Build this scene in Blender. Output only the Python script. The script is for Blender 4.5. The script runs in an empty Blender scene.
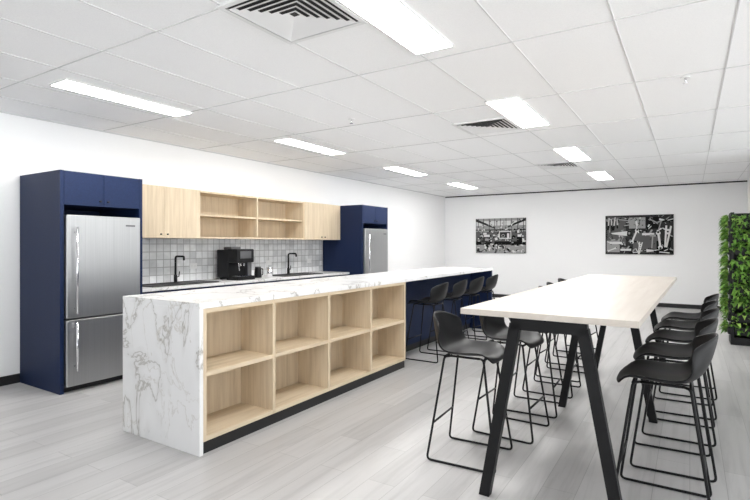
import bpy, bmesh, math, random
from mathutils import Vector, Matrix
random.seed(4)
S = bpy.context.scene
COL = S.collection
try:
    S.view_settings.view_transform = 'Standard'
    S.view_settings.look = 'None'
except Exception as e:
    print(e)

# ---------------------------------------------------------------- materials
def new_mat(name, col=(0.8,0.8,0.8), rough=0.5, metal=0.0, spec=0.5):
    m = bpy.data.materials.new(name); m.use_nodes = True
    b = m.node_tree.nodes['Principled BSDF']
    b.inputs['Base Color'].default_value = (*col, 1)
    b.inputs['Roughness'].default_value = rough
    b.inputs['Metallic'].default_value = metal
    b.inputs['Specular IOR Level'].default_value = spec
    return m
def N(m, t, **kw):
    n = m.node_tree.nodes.new(t)
    for k, v in kw.items(): setattr(n, k, v)
    return n
def L(m, a, b): m.node_tree.links.new(a, b)
def bsdf(m): return m.node_tree.nodes['Principled BSDF']
def coords(m, scale, rot=(0,0,0)):
    g = N(m, 'ShaderNodeNewGeometry'); mp = N(m, 'ShaderNodeMapping')
    mp.inputs['Scale'].default_value = scale
    mp.inputs['Rotation'].default_value = rot
    L(m, g.outputs['Position'], mp.inputs['Vector'])
    return mp.outputs['Vector']
def ramp(m, fac, stops):
    r = N(m, 'ShaderNodeValToRGB')
    e = r.color_ramp.elements
    while len(e) < len(stops): e.new(0.5)
    for i, (p, c) in enumerate(stops):
        e[i].position = p; e[i].color = (*c, 1)
    L(m, fac, r.inputs['Fac']); return r.outputs['Color']
def noise(m, vec, scale, detail=4, rough=0.5, dist=0.0):
    n = N(m, 'ShaderNodeTexNoise')
    n.inputs['Scale'].default_value = scale; n.inputs['Detail'].default_value = detail
    n.inputs['Roughness'].default_value = rough; n.inputs['Distortion'].default_value = dist
    L(m, vec, n.inputs['Vector']); return n.outputs['Fac']
def mix(m, fac, a, b, mode='MIX'):
    x = N(m, 'ShaderNodeMix', data_type='RGBA', blend_type=mode)
    if isinstance(fac, float): x.inputs[0].default_value = fac
    else: L(m, fac, x.inputs[0])
    for i, v in ((6, a), (7, b)):
        if isinstance(v, tuple): x.inputs[i].default_value = (*v, 1)
        else: L(m, v, x.inputs[i])
    return x.outputs[2]

M_wall = new_mat('wall_paint', (0.9,0.9,0.9), 0.8, spec=0.2)
c = coords(M_wall, (1,1,1)); L(M_wall, ramp(M_wall, noise(M_wall, c, 60), [(0,(0.91,0.91,0.91)),(1,(0.935,0.935,0.935))]), bsdf(M_wall).inputs['Base Color'])
M_ceil = new_mat('ceiling_tile', (0.9,0.9,0.9), 0.9, spec=0.1)
c = coords(M_ceil, (1,1,1)); L(M_ceil, ramp(M_ceil, noise(M_ceil, c, 120), [(0.3,(0.89,0.89,0.895)),(0.6,(0.935,0.935,0.94))]), bsdf(M_ceil).inputs['Base Color'])
M_tbar = new_mat('ceiling_grid_metal', (0.66,0.66,0.66), 0.6)
M_black = new_mat('black_trim', (0.008,0.008,0.009), 0.5)
M_steelblk = new_mat('black_powdercoat', (0.007,0.007,0.008), 0.48, spec=0.28)
M_plastic = new_mat('black_plastic', (0.007,0.007,0.008), 0.45, spec=0.28)
M_navy = new_mat('navy_laminate', (0.008,0.018,0.062), 0.5, spec=0.25)
c = coords(M_navy, (1,1,1)); L(M_navy, ramp(M_navy, noise(M_navy, c, 90, 3), [(0.3,(0.0065,0.015,0.052)),(0.7,(0.0095,0.022,0.071))]), bsdf(M_navy).inputs['Base Color'])
M_steel = new_mat('brushed_stainless', (0.50,0.51,0.53), 0.36, 0.9)
c = coords(M_steel, (1,300,1)); L(M_steel, ramp(M_steel, noise(M_steel, c, 1.0, 2), [(0.3,(0.40,0.405,0.41)),(0.7,(0.48,0.485,0.49))]), bsdf(M_steel).inputs['Base Color'])
M_chrome = new_mat('polished_steel', (0.8,0.8,0.82), 0.15, 1.0)
M_white = new_mat('white_plastic', (0.85,0.85,0.85), 0.4)
M_dark = new_mat('dark_void', (0.03,0.03,0.03), 0.8)
M_vent = new_mat('diffuser_metal', (0.80,0.80,0.80), 0.5)
M_grey = new_mat('grey_plastic', (0.10,0.10,0.105), 0.4)

def oak(name, scale):
    m = new_mat(name, (0.7,0.55,0.36), 0.5, spec=0.3)
    c = coords(m, scale)
    a = ramp(m, noise(m, c, 1.0, 6, 0.6, 0.4), [(0.25,(0.55,0.435,0.295)),(0.5,(0.67,0.55,0.395)),(0.75,(0.75,0.635,0.475))])
    L(m, a, bsdf(m).inputs['Base Color']); return m
M_oak = oak('light_oak_vertical', (28,28,1.6))
M_oakh = oak('light_oak_horizontal', (28,1.6,28))
M_birch = new_mat('pale_birch_top', (0.78,0.71,0.63), 0.4, spec=0.3)
c = coords(M_birch, (22,1.2,22))
L(M_birch, ramp(M_birch, noise(M_birch, c, 1.0, 5, 0.55, 0.3), [(0.25,(0.56,0.50,0.44)),(0.75,(0.65,0.60,0.54))]), bsdf(M_birch).inputs['Base Color'])

# marble
M_marble = new_mat('white_marble', (0.85,0.85,0.84), 0.25)
m = M_marble
c = coords(m, (1.15,1.15,0.75), (0.5,0.6,0.3))
def vein(scale, width, dist, det=5):
    f = noise(m, c, scale, det, 0.55, dist)
    s = N(m,'ShaderNodeMath',operation='SUBTRACT'); L(m,f,s.inputs[0]); s.inputs[1].default_value=0.5
    a = N(m,'ShaderNodeMath',operation='ABSOLUTE'); L(m,s.outputs[0],a.inputs[0])
    d = N(m,'ShaderNodeMath',operation='DIVIDE',use_clamp=True); L(m,a.outputs[0],d.inputs[0]); d.inputs[1].default_value=width
    o = N(m,'ShaderNodeMath',operation='SUBTRACT',use_clamp=True); o.inputs[0].default_value=1; L(m,d.outputs[0],o.inputs[1])
    return o.outputs[0]
def mul(a,b):
    x = N(m,'ShaderNodeMath',operation='MULTIPLY',use_clamp=True); L(m,a,x.inputs[0])
    if isinstance(b,float): x.inputs[1].default_value=b
    else: L(m,b,x.inputs[1])
    return x.outputs[0]
mask = ramp(m, noise(m, c, 1.6, 2), [(0.42,(0,0,0)),(0.60,(1,1,1))])
v0 = mul(vein(1.7, 0.05, 0.5, 3), 0.20)
v1 = mul(vein(1.7, 0.009, 0.5, 6), 0.60)
v2 = mul(mul(vein(3.6, 0.015, 0.8), mask), 0.45)
base = ramp(m, noise(m, c, 2.2, 4), [(0.3,(0.84,0.84,0.84)),(0.6,(0.885,0.885,0.885))])
x0 = mix(m, v0, base, (0.52,0.51,0.49))
x1 = mix(m, v2, x0, (0.44,0.40,0.33))
x2 = mix(m, v1, x1, (0.27,0.245,0.205))
L(m, x2, bsdf(m).inputs['Base Color'])

# floor planks
M_floor = new_mat('grey_vinyl_plank', (0.55,0.54,0.53), 0.33, spec=0.5)
m = M_floor
g = N(m,'ShaderNodeNewGeometry')
mp = N(m,'ShaderNodeMapping'); mp.inputs['Rotation'].default_value=(0,0,math.radians(90))
L(m,g.outputs['Position'],mp.inputs['Vector'])
br = N(m,'ShaderNodeTexBrick'); L(m,mp.outputs['Vector'],br.inputs['Vector'])
br.inputs['Scale'].default_value=1; br.inputs['Brick Width'].default_value=1.25; br.inputs['Row Height'].default_value=0.18
br.inputs['Mortar Size'].default_value=0.0016; br.offset=0.37
br.inputs['Color1'].default_value=(0.475,0.465,0.46,1); br.inputs['Color2'].default_value=(0.57,0.56,0.555,1); br.inputs['Mortar'].default_value=(0.34,0.335,0.33,1)
gr = ramp(m, noise(m, coords(m,(14,0.9,1)), 1.0, 6, 0.6, 0.6), [(0.28,(0.77,0.77,0.77)),(0.5,(0.95,0.95,0.95)),(0.72,(1,1,1))])
L(m, mix(m, 1.0, br.outputs['Color'], gr, 'MULTIPLY'), bsdf(m).inputs['Base Color'])

# backsplash tiles
M_tile = new_mat('grey_mosaic_tile', (0.5,0.5,0.5), 0.2)
m = M_tile
g = N(m,'ShaderNodeNewGeometry'); sp = N(m,'ShaderNodeSeparateXYZ'); cb = N(m,'ShaderNodeCombineXYZ')
L(m,g.outputs['Position'],sp.inputs[0]); L(m,sp.outputs['Y'],cb.inputs['X']); L(m,sp.outputs['Z'],cb.inputs['Y'])
br = N(m,'ShaderNodeTexBrick'); L(m,cb.outputs[0],br.inputs['Vector'])
br.offset=0; br.inputs['Scale'].default_value=1; br.inputs['Brick Width'].default_value=0.1; br.inputs['Row Height'].default_value=0.1
br.inputs['Mortar Size'].default_value=0.005
br.inputs['Color1'].default_value=(0.70,0.71,0.72,1); br.inputs['Color2'].default_value=(0.95,0.96,0.97,1); br.inputs['Mortar'].default_value=(0.50,0.50,0.505,1)
gr = ramp(m, noise(m, cb.outputs[0], 14.0, 4), [(0.3,(0.88,0.88,0.88)),(0.65,(1,1,1))])
L(m, mix(m, 1.0, br.outputs['Color'], gr, 'MULTIPLY'), bsdf(m).inputs['Base Color'])

def emis(name, s, col=(1,1,1)):
    mm = new_mat(name, col, 0.6)
    bsdf(mm).inputs['Emission Color'].default_value=(*col,1)
    bsdf(mm).inputs['Emission Strength'].default_value=s
    return mm
M_panel = emis('led_panel_glow', 35.0, (1,0.99,0.97))

# ---------------------------------------------------------------- geometry helpers
def empty(name, loc=(0,0,0), rotz=0):
    e = bpy.data.objects.new(name, None); COL.objects.link(e)
    e.location = loc; e.rotation_euler = (0,0,rotz); e.empty_display_size=0.1
    return e
def link(name, me, mats, parent=None):
    for mt in (mats if isinstance(mats,(list,tuple)) else [mats]): me.materials.append(mt)
    o = bpy.data.objects.new(name, me); COL.objects.link(o)
    if parent: o.parent = parent
    return o
def boxes_mesh(name, lst, bevel=0.0):
    bm = bmesh.new()
    for it in lst:
        x0,x1,y0,y1,z0,z1 = it[:6]; mi = it[6] if len(it)>6 else 0
        vs=[bm.verts.new(p) for p in ((x0,y0,z0),(x1,y0,z0),(x1,y1,z0),(x0,y1,z0),(x0,y0,z1),(x1,y0,z1),(x1,y1,z1),(x0,y1,z1))]
        for f in ((0,3,2,1),(4,5,6,7),(0,1,5,4),(1,2,6,5),(2,3,7,6),(3,0,4,7)):
            fc = bm.faces.new([vs[i] for i in f]); fc.material_index = mi
    if bevel>0: bmesh.ops.bevel(bm, geom=list(bm.edges), offset=bevel, segments=2, affect='EDGES', profile=0.5)
    me = bpy.data.meshes.new(name); bm.to_mesh(me); bm.free(); return me
def boxes(name, lst, mats, parent=None, bevel=0.0):
    return link(name, boxes_mesh(name, lst, bevel), mats, parent)
def box(name, x0,x1,y0,y1,z0,z1, mat, parent=None, bevel=0.0):
    return boxes(name, [(x0,x1,y0,y1,z0,z1)], mat, parent, bevel)
def fillet(pts, r, n=5):
    pts=[Vector(p) for p in pts]; out=[pts[0]]
    for i in range(1,len(pts)-1):
        p=pts[i]; a=(pts[i-1]-p); b=(pts[i+1]-p)
        rr=min(r,a.length*0.45,b.length*0.45)
        s=p+a.normalized()*rr; e=p+b.normalized()*rr
        for k in range(n+1):
            t=k/n; out.append(s*(1-t)**2+p*2*t*(1-t)+e*t*t)
    out.append(pts[-1]); return out
def tube_bm(bm, pts, r, seg=8, closed=False):
    pts=[Vector(p) for p in pts]; n=len(pts); rings=[]
    prev=None
    for i in range(n):
        if closed: t=(pts[(i+1)%n]-pts[i-1])
        else: t=(pts[min(i+1,n-1)]-pts[max(i-1,0)])
        t.normalize()
        if prev is None:
            up=Vector((0,0,1)) if abs(t.z)<0.9 else Vector((1,0,0)); u=t.cross(up).normalized()
        else:
            u=(prev-t*prev.dot(t)).normalized()
        prev=u; w=t.cross(u)
        rr = r[i] if isinstance(r,(list,tuple)) else r
        rings.append([bm.verts.new(pts[i]+(u*math.cos(a)+w*math.sin(a))*rr) for a in [2*math.pi*k/seg for k in range(seg)]])
    m_=n if closed else n-1
    for i in range(m_):
        A=rings[i];B=rings[(i+1)%n]
        for k in range(seg):
            f=bm.faces.new((A[k],A[(k+1)%seg],B[(k+1)%seg],B[k])); f.smooth=True
    if not closed:
        bm.faces.new(rings[0][::-1]); bm.faces.new(rings[-1])
def tubes_mesh(name, paths, seg=8):
    bm=bmesh.new()
    for pts,r,*cl in paths: tube_bm(bm,pts,r,seg,bool(cl and cl[0]))
    bmesh.ops.recalc_face_normals(bm, faces=bm.faces)
    me=bpy.data.meshes.new(name); bm.to_mesh(me); bm.free(); return me
def tubes(name, paths, mat, parent=None, seg=8): return link(name,tubes_mesh(name,paths,seg),mat,parent)

# ---------------------------------------------------------------- room shell
CH=2.71; XL=-5.75; YF=12.8; XR=4.5; YB=-3.5; XN=1.0; YN=8.97
G=0.002
box('floor', XL-0.1,XR+0.1,YB-0.1,YF+0.1,-0.1,0, M_floor)
box('ceiling', XL-0.1,XR+0.1,YB-0.1,YF+0.1,CH,CH+0.1, M_ceil)
box('wall_left', XL-0.1,XL,YB-0.1,YF+0.1,0,CH, M_wall)
box('wall_far', XL,XN,YF,YF+0.1,0,CH, M_wall)
boxes('wall_right', [(XN,XN+0.1,YN,YF+0.1,0,CH),(XN+0.1,XR+0.1,YN,YN+0.1,0,CH),
      (XR,XR+0.1,YB-0.1,YN,0,0.06),(XR,XR+0.1,YB-0.1,YN,2.62,CH)], M_wall)
boxes('wall_back', [(XL,-2.0,YB-0.1,YB,0,CH),(-2.0,XR,YB-0.1,YB,0,0.06),(-2.0,XR,YB-0.1,YB,2.62,CH)], M_wall)  # unseen wall; left part kept solid to limit incoming light
ms=[(XR+0.02,XR+0.08,YB+i*1.55-0.03,YB+i*1.55+0.03,0.06,2.62) for i in range(0,9)]
boxes('unseen_window_1', ms, M_steelblk)  # mullions of unseen side openings, added to let world light in
ms=[(-2.0+i*1.6,-2.0+i*1.6+0.06,YB-0.08,YB-0.02,0.06,2.62) for i in range(0,5)]
boxes('unseen_window_2', ms, M_steelblk)  # bars of the unseen back opening, added for the same fill light
box('baseboard_left', XL,XL+0.015,YB,YF,0,0.09, M_black)
box('baseboard_far', XL+0.015,XN,YF-0.015,YF,0,0.09, M_black)
box('baseboard_right', XN-0.015,XN,YN,YF-0.015,0,0.09, M_black)
box('shadow_gap_strip', XL+0.0,XN,YF-0.012,YF,CH-0.028,CH, M_black)  # shadow gap under the ceiling, its shade painted as a black strip
box('trim_2', XL,XL+0.012,YB,YF-0.012,CH-0.014,CH, M_tbar)

# ceiling grid
XG=[-1.575+0.6*i for i in range(-6,11)]
YG=[0.56+1.3265*i for i in range(-3,10)]
g=[]
for x in XG: g.append((x-0.004,x+0.004,YB,YF-0.02,CH-0.004,CH+0.001))
for y in YG: g.append((XL+0.02,XR,y-0.004,y+0.004,CH-0.0045,CH+0.0005))
boxes('trim_3', g, M_tbar)

# ceiling lights
def light(x0,x1,y0,y1):
    e=empty('ceiling_light_panel',((x0+x1)/2,(y0+y1)/2,CH))
    hx=(x1-x0)/2; hy=(y1-y0)/2; t=0.012
    boxes('frame',[(-hx,hx,-hy,-hy+t,-0.012,0),(-hx,hx,hy-t,hy,-0.012,0),(-hx,-hx+t,-hy+t,hy-t,-0.012,0),(hx-t,hx,-hy+t,hy-t,-0.012,0)],M_white,e)
    box('diffuser',-hx+t,hx-t,-hy+t,hy-t,-0.010,-0.001,M_panel,e)
for y in (1.86,4.42,7.10,9.80): light(-1.595,-1.31 if y<2 else -1.285,y,y+1.2)
for y in (2.04,4.64,7.30,9.95): light(-4.44,-4.17,y,y+1.2)

# air diffusers
def vent(cx,cy,s=0.3):
    e=empty('ceiling_air_diffuser',(cx,cy,CH))
    l=[]
    t=0.03
    for a in (s,):
        l+= [(-a,a,-a,-a+t,-0.014,0),(-a,a,a-t,a,-0.014,0),(-a,-a+t,-a+t,a-t,-0.014,0),(a-t,a,-a+t,a-t,-0.014,0)]
    boxes('frame',l,M_vent,e)
    box('void',-s+t,s-t,-s+t,s-t,-0.003,-0.001,M_dark,e)
    bm=bmesh.new()
    for k in range(6):
        r=0.022+k*0.041; w=0.029
        for q in range(4):
            R=Matrix.Rotation(q*math.pi/2,3,'Z')
            ps=[Vector((-r-w,r+w,-0.016)),Vector((r+w,r+w,-0.016)),Vector((r,r,-0.006)),Vector((-r,r,-0.006))]
            bm.faces.new([bm.verts.new(R@p) for p in ps])
    me=bpy.data.meshes.new('louvres'); bm.to_mesh(me); bm.free()
    link('louvres',me,M_vent,e)
vent(-1.90,2.16); vent(-1.90,5.36); vent(-1.86,8.65)
def sprinkler(x,y):
    e=empty('fire_sprinkler',(x,y,CH))
    tubes('rosette',[([(0,0,0),(0,0,-0.008)],0.035)],M_white,e,16)
    tubes('head',[([(0,0,-0.008),(0,0,-0.045)],0.008),([(0,0,-0.045),(0,0,-0.048)],0.018)],M_chrome,e,12)
sprinkler(-0.03,4.62); sprinkler(-3.0,4.3)

# ---------------------------------------------------------------- tall fridge cabinets
def tall_cabinet(y0,y1,xf):
    e=empty('fridge_cabinet',(XL,y0,0))
    W=y1-y0; D=xf-XL; H=2.09; t=0.035; zb=1.77; q=0.017
    boxes('carcass',[(q,D,0,t,0,H),(q,D,W-t,W,0,H),(q,D-0.02,t,W-t,H-t,H),(q,D-0.02,t,W-t,zb,zb+0.02),(q,q+0.02,t,W-t,0,H-t)],M_navy,e)
    mid=W/2
    boxes('doors',[(D-0.02,D,t+0.002,mid-0.002,zb-0.0,H-0.002),(D-0.02,D,mid+0.002,W-t-0.002,zb-0.0,H-0.002)],M_navy,e,0.001)
    tubes('knobs',[([(D,mid-0.04,zb+0.05),(D+0.02,mid-0.04,zb+0.05)],0.009),([(D,mid+0.04,zb+0.05),(D+0.02,mid+0.04,zb+0.05)],0.009)],M_black,e,12)
    f=empty('refrigerator',(XL,y0,0))
    a=t+0.008; b=W-t-0.008
    box('body',0.1,D-0.04,a+0.005,b-0.005,0.04,1.66,M_grey,f,0.004)
    box('lower_door',D-0.04,D+0.03,a,b,0.06,0.685,M_steel,f,0.008)
    box('upper_door',D-0.04,D+0.03,a,b,0.70,1.675,M_steel,f,0.008)
    box('kick_grille',0.12,D-0.045,a+0.01,b-0.01,0.0,0.04,M_black,f)
    hx=D+0.075; hy=a+0.075
    hs=[]
    for z0,z1 in ((0.74,1.56),(0.20,0.66)):
        hs.append(([(hx,hy,z0),(hx,hy,z1)],0.011))
        hs.append(([(D+0.03,hy,z0+0.05),(hx,hy,z0+0.05)],0.008)); hs.append(([(D+0.03,hy,z1-0.05),(hx,hy,z1-0.05)],0.008))
    tubes('handles',hs,M_chrome,f,10)
    box('badge',D+0.03,D+0.032,b-0.16,b-0.06,1.58,1.595,M_grey,f)
tall_cabinet(2.365,3.19,-4.94)
tall_cabinet(7.30,8.17,-4.86)

# ---------------------------------------------------------------- upper wall cabinets
uc=empty('wall_cabinet',(XL,0,0))
Yb=[3.20,4.25,5.27,6.30,7.295]; z0,z1=1.473,2.09; D=0.40; t=0.022
l=[(G,D,Yb[0],Yb[4],z0,z0+t),(G,D,Yb[0],Yb[4],z1-t,z1),(G,0.015,Yb[0],Yb[4],z0+t,z1-t)]
for y in Yb: 
    a=min(max(y-t/2,Yb[0]),Yb[4]-t); l.append((0.015,D,a,a+t,z0+t,z1-t))
for i in (1,2): l.append((0.015,D-0.02,Yb[i]+t/2,Yb[i+1]-t/2,1.765,1.765+t))
boxes('carcass',l,M_oak,uc)
d=[]; k=[]
for i in (0,3):
    m2=(Yb[i]+Yb[i+1])/2
    d+=[(D,D+0.018,Yb[i]+0.002,m2-0.0015,z0,z1),(D,D+0.018,m2+0.0015,Yb[i+1]-0.002,z0,z1)]
    for s in (-0.045,0.045): k.append(([(D+0.018,m2+s,z0+0.045),(D+0.035,m2+s,z0+0.045)],0.009))
boxes('doors',d,M_oak,uc,0.0012); tubes('knobs',k,M_black,uc,12)

# ---------------------------------------------------------------- base bench behind island
bb=empty('kitchen_bench',(XL,0,0))
y0,y1=3.20,7.295
boxes('cabinets',[(0.03,0.57,y0,y1,0.1,0.865)],M_navy,bb)
box('kickboard',0.05,0.52,y0,y1,0,0.1,M_black,bb)
n=7; w=(y1-y0)/n
boxes('doors',[(0.57,0.59,y0+i*w+0.002,y0+(i+1)*w-0.002,0.1,0.855) for i in range(n)],M_navy,bb,0.001)
box('benchtop',0.017,0.62,y0,y1,0.865,0.90,M_marble,bb,0.002)
box('tiled_splashback',XL+G,XL+0.012,y0,y1,0.901,1.47,M_tile)
def sink(yc,w):
    e=empty('kitchen_sink',(XL+0.33,yc,0.90))
    a=0.2; h=w/2; t=0.02
    boxes('basin',[(-a,a,-h,-h+t,0.0,0.012),(-a,a,h-t,h,0.0,0.012),(-a,-a+t,-h+t,h-t,0,0.012),(a-t,a,-h+t,h-t,0,0.012),(-a+t,a-t,-h+t,h-t,0.0,0.003)],M_black,e,0.001)
    boxes('drainer_ribs',[(-a+0.05,a-0.05,h-0.04-i*0.035,h-0.025-i*0.035,0.003,0.009) for i in range(7)],M_grey,e)
sink(3.98,0.95); sink(6.2,0.9)
def tap(x,y,h=0.34):
    e=empty('kitchen_tap',(x,y,0.90))
    p=fillet([(0,0,0.03),(0,0,h),(0.17,0,h),(0.17,0,h-0.05)],0.035,6)
    tubes('spout',[(p,0.013)],M_steelblk,e,12)
    tubes('base',[([(0,0,0),(0,0,0.10)],0.022)],M_steelblk,e,16)
    tubes('lever',[([(0,0.02,0.07),(0,0.05,0.075),(0.0,0.06,0.14)],0.007)],M_steelblk,e,8)
tap(XL+0.09,4.12); tap(XL+0.09,6.28)
cm=empty('coffee_machine',(XL+0.33,4.93,0.90))
box('back_housing',-0.22,0.02,-0.16,0.16,0.02,0.42,M_plastic,cm,0.012)
box('head',0.0,0.19,-0.16,0.16,0.24,0.43,M_plastic,cm,0.015)
box('drip_base',-0.02,0.21,-0.16,0.16,0.0,0.055,M_plastic,cm,0.008)
box('drip_grate',0.03,0.20,-0.11,0.11,0.055,0.060,M_chrome,cm)
box('control_panel',0.19,0.194,-0.10,0.10,0.30,0.40,M_grey,cm)
tubes('nozzles',[([(0.12,-0.03,0.25),(0.12,-0.03,0.19)],0.01),([(0.12,0.03,0.25),(0.12,0.03,0.19)],0.01),([(0.17,-0.115,0.27),(0.19,-0.115,0.13)],0.006)],M_chrome,cm,10)
box('water_tank',-0.2,0.06,0.162,0.24,0.02,0.34,M_grey,cm,0.01)
box('bean_hopper',-0.16,0.0,-0.09,0.09,0.42,0.46,M_grey,cm,0.01)
tubes('feet',[([(x,y,0),(x,y,0.03)],0.015) for x in (-0.18,0.0) for y in (-0.12,0.12)],M_black,cm,10)
kt=empty('milk_frother',(XL+0.32,5.36,0.90))
tubes('jug',[([(0,0,0.0),(0,0,0.02),(0,0,0.12),(0,0,0.15)],[0.055,0.055,0.05,0.045])],M_plastic,kt,20)
tubes('lid',[([(0,0,0.15),(0,0,0.165)],0.044)],M_grey,kt,20)
tubes('handle',[(fillet([(0,0.045,0.13),(0,0.10,0.13),(0,0.10,0.04),(0,0.05,0.035)],0.02),0.008)],M_plastic,kt,8)
cj=empty('tea_canister',(XL+0.34,5.58,0.90))
tubes('tin',[([(0,0,0),(0,0,0.13)],0.045),([(0,0,0.132),(0,0,0.145)],0.047)],M_chrome,cj,20)
for yy,zz in ((4.45,1.10),(5.9,1.10),(6.9,1.10)):
    o=empty('power_outlet',(XL+0.0125,yy,zz))
    box('plate',0,0.008,-0.06,0.06,-0.037,0.037,M_white,o,0.002)
    boxes('sockets',[(0.008,0.0095,-0.04,-0.015,-0.015,0.015),(0.008,0.0095,0.015,0.04,-0.015,0.015)],M_vent,o)

# ---------------------------------------------------------------- island
isl=empty('kitchen_island',(0,0,0))
X0,X1=-3.60,-2.725; Y0,Y1=2.165,7.95; HT=1.01
box('countertop',X0,X1,Y0,Y1,HT-0.04,HT,M_marble,isl,0.0015)
box('waterfall_end',X0,X1,Y0,Y0+0.03,0,HT-0.04,M_marble,isl,0.0015)
ys=[Y0+0.03,2.865,3.565,4.265,4.985]; xb=-3.08; xf=X1-0.004; t=0.03; zb=0.085
l=[]
for i,y in enumerate(ys):
    a = y if i==0 else (y-t if i==4 else y-t/2)
    l.append((xb,xf,a,a+t,zb,HT-0.04))
l2=[(xb,xf-0.001,ys[0]+t,ys[4]-t,zb,zb+t),(xb,xf-0.001,ys[0]+t,ys[4]-t,HT-0.04-t,HT-0.04),(xb,xf-0.003,ys[0]+t,ys[4]-t,0.515,0.515+t)]
boxes('shelf_dividers',l,M_oak,isl)
boxes('shelf_boards',l2,M_oakh,isl)
box('shelf_backing',xb-0.015,xb,ys[0],ys[4],zb,HT-0.04,M_oak,isl)
box('kickboard',X0+0.05,X1-0.02,Y0+0.03,ys[4],0,zb,M_black,isl)
box('cupboard_block',X0+0.02,xb-0.016,Y0+0.03,Y1-0.04,zb,HT-0.04,M_navy,isl)
box('recess_kick',X0+0.05,xb-0.03,ys[4],Y1-0.04,0,zb,M_black,isl)
box('far_end_panel',X0,X1-0.01,Y1-0.04,Y1-0.002,0,HT-0.04,M_navy,isl)

# ---------------------------------------------------------------- bar stools
def shell_mesh():
    prof=[(0.215,-0.030),(0.205,-0.008),(0.16,0.004),(0.08,0.0),(0.0,-0.006),(-0.08,-0.004),(-0.14,0.012),(-0.185,0.05),(-0.21,0.10),(-0.228,0.16),(-0.240,0.215),(-0.247,0.252)]
    half=[0.165,0.19,0.21,0.222,0.228,0.23,0.23,0.228,0.224,0.215,0.20,0.175]
    bm=bmesh.new(); ns=13; rows=[]
    for j,((px,pz),h) in enumerate(zip(prof,half)):
        r=[]
        wb=min(1,max(0,(j-5)/4)); ws=1-wb
        for i in range(ns):
            s=-1+2*i/(ns-1)
            x=px+wb*0.10*abs(s)**2.2
            if j<=2: x-=0.02*abs(s)**3
            z=pz+ (0.035*abs(s)**3 if 2<=j<=6 else 0.0)
            if j>=9: z-= (0.012,0.03,0.055)[j-9]*abs(s)**2.5
            if 6<j<9: z+=0.03*abs(s)**3
            r.append(bm.verts.new((x,s*h,z)))
        rows.append(r)
    for a,b in zip(rows[:-1],rows[1:]):
        for i in range(ns-1):
            f=bm.faces.new((a[i],a[i+1],b[i+1],b[i])); f.smooth=True
    bmesh.ops.recalc_face_normals(bm,faces=bm.faces)
    me=bpy.data.meshes.new('seat_shell'); bm.to_mesh(me); bm.free()
    o=bpy.data.objects.new('tmp',me); COL.objects.link(o)
    s=o.modifiers.new('s','SOLIDIFY'); s.thickness=0.012; s.offset=0
    ss=o.modifiers.new('ss','SUBSURF'); ss.levels=1; ss.render_levels=1
    dg=bpy.context.evaluated_depsgraph_get(); dg.update()
    me2=bpy.data.meshes.new_from_object(o.evaluated_get(dg))
    bpy.data.objects.remove(o); me2.name='seat_shell'
    me2.materials.clear(); me2.materials.append(M_plastic)
    for p in me2.polygons: p.use_smooth=True
    return me2
SH=0.69
def frame_mesh():
    P=[]; r=0.0075; zt=SH-0.022; fb=0.0078
    for s in (-1,1):
        P.append((fillet([(-0.10,s*0.10,zt),(-0.13,s*0.135,zt),(-0.225,s*0.205,fb),(0.225,s*0.205,fb),(0.13,s*0.135,zt),(0.10,s*0.10,zt)],0.03,5),r))
    P.append(([(-0.13,-0.135,zt),(-0.13,0.135,zt)],r)); P.append(([(0.13,-0.135,zt),(0.13,0.135,zt)],r))
    P.append(([(-0.1,-0.10,zt),(0.1,-0.10,zt)],r)); P.append(([(-0.1,0.10,zt),(0.1,0.10,zt)],r))
    k=(zt-0.24)/(zt-fb); fx=0.13+0.095*k; fy=0.135+0.07*k
    P.append(([(fx,-fy,0.24),(fx,fy,0.24)],r))
    P.append(([(-fx,-fy,0.24),(-fx,fy,0.24)],r*0.9))
    me=tubes_mesh('wire_frame',P,8); me.materials.append(M_steelblk); return me
ME_shell=shell_mesh(); ME_frame=frame_mesh()
def stool(x,y,rot):
    e=empty('bar_stool',(x,y,0),rot)
    a=bpy.data.objects.new('seat_shell',ME_shell); a.location=(0,0,SH); a.parent=e; COL.objects.link(a)
    b=bpy.data.objects.new('wire_frame',ME_frame); b.parent=e; COL.objects.link(b)
R=math.radians
for x,y,r in ((-1.23,3.14,3),(-1.14,3.74,-2),(-1.13,4.35,2),(-1.12,4.97,0),(-1.15,5.58,-3)): stool(x,y,R(r))
stool(-1.22,6.25,R(0)); stool(-1.25,7.0,R(-6))
for x,y,r in ((-0.125,3.10,180),(-0.10,3.73,182),(-0.07,4.36,179),(-0.05,4.98,181),(-0.02,5.6,180)): stool(x,y,R(r))
for y,r in ((5.55,180),(6.17,183),(6.80,178),(7.42,181)): stool(-2.72,y,R(r))

# ---------------------------------------------------------------- bar table
tb=empty('bar_table',(-0.59,4.38,0),R(-1.2))
hw=0.435; hl=1.825
box('tabletop',-hw,hw,-hl,hl,1.018,1.05,M_birch,tb,0.002)
def slab(bm,p0,p1,wx,wy):
    vs=[]
    for p in (p0,p1):
        for sx,sy in ((-1,-1),(1,-1),(1,1),(-1,1)): vs.append(bm.verts.new((p[0]+sx*wx/2,p[1]+sy*wy/2,p[2])))
    for f in ((0,3,2,1),(4,5,6,7),(0,1,5,4),(1,2,6,5),(2,3,7,6),(3,0,4,7)): bm.faces.new([vs[i] for i in f])
for i,yy in enumerate((-1.69,0.12,1.66)):
    bm=bmesh.new()
    for s in (-1,1): slab(bm,(s*0.345,yy,0),(s*0.17,yy,0.975),0.058,0.045)
    slab(bm,(0,yy,0.94),(0,yy,1.018),0.385,0.045)
    me=bpy.data.meshes.new('a_frame'); bmesh.ops.recalc_face_normals(bm,faces=bm.faces); bm.to_mesh(me); bm.free()
    link('a_frame_%d'%(i+1),me,M_steelblk,tb)
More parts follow.
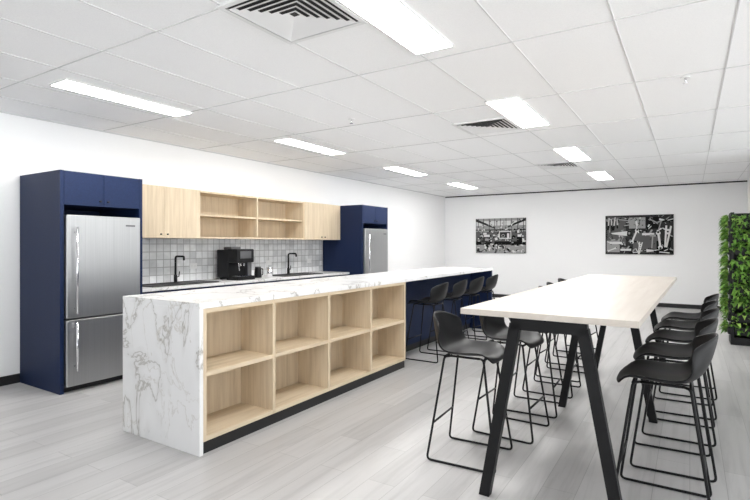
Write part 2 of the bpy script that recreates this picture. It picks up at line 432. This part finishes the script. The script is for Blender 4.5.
boxes('under_rails',[(-0.15,-0.11,-1.67,1.64,0.965,1.018),(0.11,0.15,-1.67,1.64,0.965,1.018)],M_steelblk,tb)

# ---------------------------------------------------------------- prints
greys=[new_mat('print_tone_%d'%i,(v,v,v),0.6,spec=0.1) for i,v in enumerate((0.006,0.03,0.10,0.30,0.62))]
def print_canvas(name,xc,zc,w,h,kind):
    e=empty(name,(xc,YF-G,zc))
    box('canvas',-w/2,w/2,-0.03,0,-h/2,h/2,greys[0],e)
    bm=bmesh.new(); lay=[0]
    def poly(pts,mi):
        lay[0]+=1; y=-0.0305-0.00002*lay[0]
        f=bm.faces.new([bm.verts.new((min(max(p[0],-w/2),w/2),y,min(max(p[1],-h/2),h/2))) for p in pts]); f.material_index=mi
    def rect(x,z,a,b,mi,ang=0):
        c_,s_=math.cos(ang),math.sin(ang)
        poly([(x+u*c_-v*s_,z+u*s_+v*c_) for u,v in ((-a,-b),(a,-b),(a,b),(-a,b))],mi)
    def disc(x,z,r,mi,n=14): poly([(x+r*math.cos(2*math.pi*k/n),z+r*math.sin(2*math.pi*k/n)) for k in range(n)],mi)
    rn=random.Random(7 if kind else 3)
    if kind:
        rect(0,0,w/2,h/2,1)
        rect(-w*.33,h*.1,w*.14,h*.36,2); rect(w*.12,-h*.2,w*.2,h*.25,2); rect(-w*.02,h*.3,w*.12,h*.14,3); rect(-w*.38,-h*.3,w*.1,h*.15,3); rect(w*.36,-h*.3,w*.1,h*.14,0); rect(w*.2,h*.3,w*.09,h*.15,0)
        def spanner(x,z,ln,a,fg=4,bg=1):
            rect(x,z,ln,ln*.13,fg,a)
            for s in (-1,1):
                px,pz=x+s*ln*math.cos(a),z+s*ln*math.sin(a); disc(px,pz,ln*.28,fg); disc(px+s*ln*.12*math.cos(a),pz+s*ln*.12*math.sin(a),ln*.15,bg)
        def hammer(x,z,ln,a,fg=4):
            rect(x,z,ln,ln*.09,3,a); rect(x+ln*math.cos(a),z+ln*math.sin(a),ln*.16,ln*.42,fg,a)
        def saw(x,z,ln,fl=1):
            poly([(x-fl*ln,z-ln*.08),(x+fl*ln*.7,z-ln*.32),(x+fl*ln*.7,z+ln*.25),(x-fl*ln,z+ln*.05)],4); poly([(x+fl*ln*.6,z-ln*.3),(x+fl*ln*1.1,z-ln*.25),(x+fl*ln*1.0,z+ln*.28),(x+fl*ln*.65,z+ln*.25)],0); rect(x+fl*ln*.85,z,ln*.09,ln*.13,3)
        def plane(x,z,ln):
            rect(x,z-ln*.2,ln,ln*.2,4); disc(x-ln*.6,z+ln*.15,ln*.2,3); poly([(x+.1*ln,z),(x+.5*ln,z),(x+.8*ln,z+ln*.6),(x+.5*ln,z+ln*.6)],3)
        def pliers(x,z,ln,a,fg=4):
            for s in (-1,1): rect(x+s*ln*.12*math.cos(a+1.57),z+s*ln*.12*math.sin(a+1.57),ln,ln*.075,fg,a+s*.07)
            disc(x+ln*.45*math.cos(a),z+ln*.45*math.sin(a),ln*.25,fg); disc(x+ln*.45*math.cos(a),z+ln*.45*math.sin(a),ln*.08,0)
        def chisel(x,z,ln,a):
            rect(x,z,ln,ln*.07,4,a); rect(x-ln*.8*math.cos(a),z-ln*.8*math.sin(a),ln*.4,ln*.14,0,a)
        for i in range(170):
            x=rn.uniform(-w*.48,w*.48); z=rn.uniform(-h*.47,h*.47)
            rect(x,z,rn.uniform(.008,.06),rn.uniform(.004,.016),rn.choice([0,0,2,3,4]),rn.uniform(0,3))
        for i,(a_,l_) in enumerate(((1.5,.13),(1.62,.11),(1.45,.14),(1.6,.10))): chisel(-w*.45+i*.06,h*.30,l_,a_)
        saw(-w*.26,h*.04,.20); plane(-w*.34,-h*.18,.13); hammer(-w*.12,h*.26,.13,0.2); hammer(-w*.22,h*.38,.11,-.15,3)
        spanner(-w*.40,-h*.38,.09,0.4); plane(-w*.19,-h*.36,.11); spanner(-w*.06,-h*.04,.14,1.2)
        pliers(w*.02,-h*.34,.14,1.4); pliers(w*.07,h*.30,.11,1.9,3); plane(w*.14,h*.04,.12); hammer(w*.20,-h*.18,.14,1.5,3)
        spanner(w*.22,h*.34,.09,-.5,3); saw(w*.17,-h*.40,.12,-1); pliers(w*.41,-h*.05,.24,1.45); spanner(w*.30,-h*.14,.16,1.7); hammer(w*.31,h*.24,.12,1.3); chisel(w*.45,h*.36,.12,.2)
        chisel(-w*.05,-h*.45,.11,.1); chisel(w*.34,-h*.44,.14,-.1)
    else:
        rect(0,h*.3,w/2,h*.2,3); rect(0,-h*.38,w/2,h*.12,3); rect(0,-.02,w/2,h*.14,2)
        for i in range(7): rect(-w/2+.1+i*.19,h*.36,0.08,0.06,4)
        for i in range(9): rect(-w/2+.07+i*.15,h*.3,0.007,h*.2,1)
        for s in (-1,1): poly([(s*w*.5,h*.5),(s*w*.5,h*.42),(s*w*.1,h*.2),(s*w*.1,h*.24)],1)
        rect(0,h*.17,w/2,0.012,0)
        for s in (-1,1): poly([(s*w*.08,-h*.5),(s*w*.12,-h*.5),(s*w*.03,-h*.2),(s*w*.01,-h*.2)],1)
        for i in range(130):
            x=rn.uniform(-w/2+.04,w/2-.04); z=rn.uniform(-h*.47,h*.2)
            rect(x,z,rn.uniform(.01,.05),rn.uniform(.006,.035),rn.choice([0,0,1,2,3,4,4]),rn.choice([0,0,0,.3,-.4]))
        rect(w*.10,0.02,.16,.10,4); rect(w*.10,0.02,.14,.075,1); disc(w*.06,0,.045,3); disc(w*.06,0,.028,0); rect(w*.16,0,.03,.06,4)
        rect(-w*.27,-.07,.10,.10,1); rect(-w*.27,.0,.08,.03,4); rect(-w*.27,-.1,.05,.03,3); rect(w*.38,-.10,.07,.12,0); rect(w*.38,.0,.05,.03,4)
        for i in range(80):
            x=rn.uniform(-w/2+.03,w/2-.03); z=rn.uniform(-h*.47,h*.47)
            rect(x,z,rn.uniform(.005,.03),rn.uniform(.004,.018),rn.choice([0,2,3,4]),rn.choice([0,0,1.2,.5]))
    me=bpy.data.meshes.new('image_shapes'); bm.to_mesh(me); bm.free()
    link('image_shapes',me,greys,e)
print_canvas('workshop_canvas_print',-4.185,1.615,1.33,0.91,0)
print_canvas('hand_tools_canvas_print',-0.985,1.61,1.37,0.89,1)

# ---------------------------------------------------------------- vertical garden
vg=empty('vertical_garden',(0.48,8.52,0))
boxes('frame',[(0,0.04,0,0.4,0,1.84),(1.16,1.2,0,0.4,0,1.84),(0.04,1.16,0.36,0.4,0,1.84),(0.04,1.16,0,0.36,0,0.1)],M_steelblk,vg)
l=[]
for j in range(9):
    z=0.14+j*0.185
    for i in range(6): l.append((0.05+i*0.185,0.05+i*0.185+0.17,-0.02,0.30,z,z+0.11))
    l.append((-0.03,0.0,0.02,0.38,z,z+0.10))
boxes('planter_pots',l,M_plastic,vg,0.004)
leafm=[new_mat('leaf_%d'%i,cc,0.5) for i,cc in enumerate(((0.07,0.18,0.025),(0.15,0.32,0.05),(0.30,0.48,0.10)))]
bm=bmesh.new(); rn=random.Random(11)
def leaf(p,dirv,ln,wd,mi):
    d=dirv.normalized(); side=d.cross(Vector((rn.uniform(-.3,.3),rn.uniform(-.3,.3),1))).normalized(); up=side.cross(d)
    a=p; b=p+d*ln*.45+side*wd+up*.012; c_=p+d*ln-Vector((0,0,ln*.35)); e=p+d*ln*.45-side*wd+up*.012; m0=p+d*ln*.5
    va,vb,vc,ve,vm=[bm.verts.new(q) for q in (a,b,c_,e,m0)]
    for f in ((va,vb,vm),(vb,vc,vm),(vc,ve,vm),(ve,va,vm)): ff=bm.faces.new(f); ff.material_index=mi
for j in range(9):
    z=0.24+j*0.185
    dens = 1.0 if j>1 else 0.35
    for i in range(int(320*dens)):
        p=Vector((rn.uniform(0.02,1.15),rn.uniform(-0.02,0.05),z+rn.uniform(-0.08,0.07)))
        leaf(p,Vector((rn.uniform(-.8,.8),-1,rn.uniform(-.5,1.0))),rn.uniform(.05,.15),rn.uniform(.012,.030),rn.choice([0,1,1,2]))
    for i in range(int(160*dens)):
        p=Vector((-0.02,rn.uniform(0.0,0.36),z+rn.uniform(-0.08,0.07)))
        leaf(p,Vector((-1,rn.uniform(-.8,.8),rn.uniform(-.5,1.0))),rn.uniform(.04,.14),rn.uniform(.012,.030),rn.choice([0,1,1,2]))
me=bpy.data.meshes.new('foliage'); bm.to_mesh(me); bm.free(); link('foliage',me,leafm,vg)

# ---------------------------------------------------------------- world + camera
w=bpy.data.worlds.new('daylight_ceiling_fill'); S.world=w; w.use_nodes=True
nt=w.node_tree; bg=nt.nodes['Background']
tc=nt.nodes.new('ShaderNodeTexCoord'); sx=nt.nodes.new('ShaderNodeSeparateXYZ'); mr=nt.nodes.new('ShaderNodeMapRange')
nt.links.new(tc.outputs['Generated'],sx.inputs[0]); nt.links.new(sx.outputs['Z'],mr.inputs['Value'])
mr.inputs['From Min'].default_value=-0.12; mr.inputs['From Max'].default_value=0.12
mr.inputs['To Min'].default_value=5.2; mr.inputs['To Max'].default_value=1.35  # glow added below the horizon to brighten the ceiling through the openings
nt.links.new(mr.outputs[0],bg.inputs['Strength']); bg.inputs['Color'].default_value=(0.96,0.985,1.0,1)
cam=bpy.data.cameras.new('camera'); co=bpy.data.objects.new('camera',cam); COL.objects.link(co)
cam.sensor_width=36; cam.lens=24; cam.shift_y=-0.008; cam.clip_start=0.05
co.location=(0,0,1.4); co.rotation_euler=(math.radians(90),0,math.radians(32.2))
S.camera=co
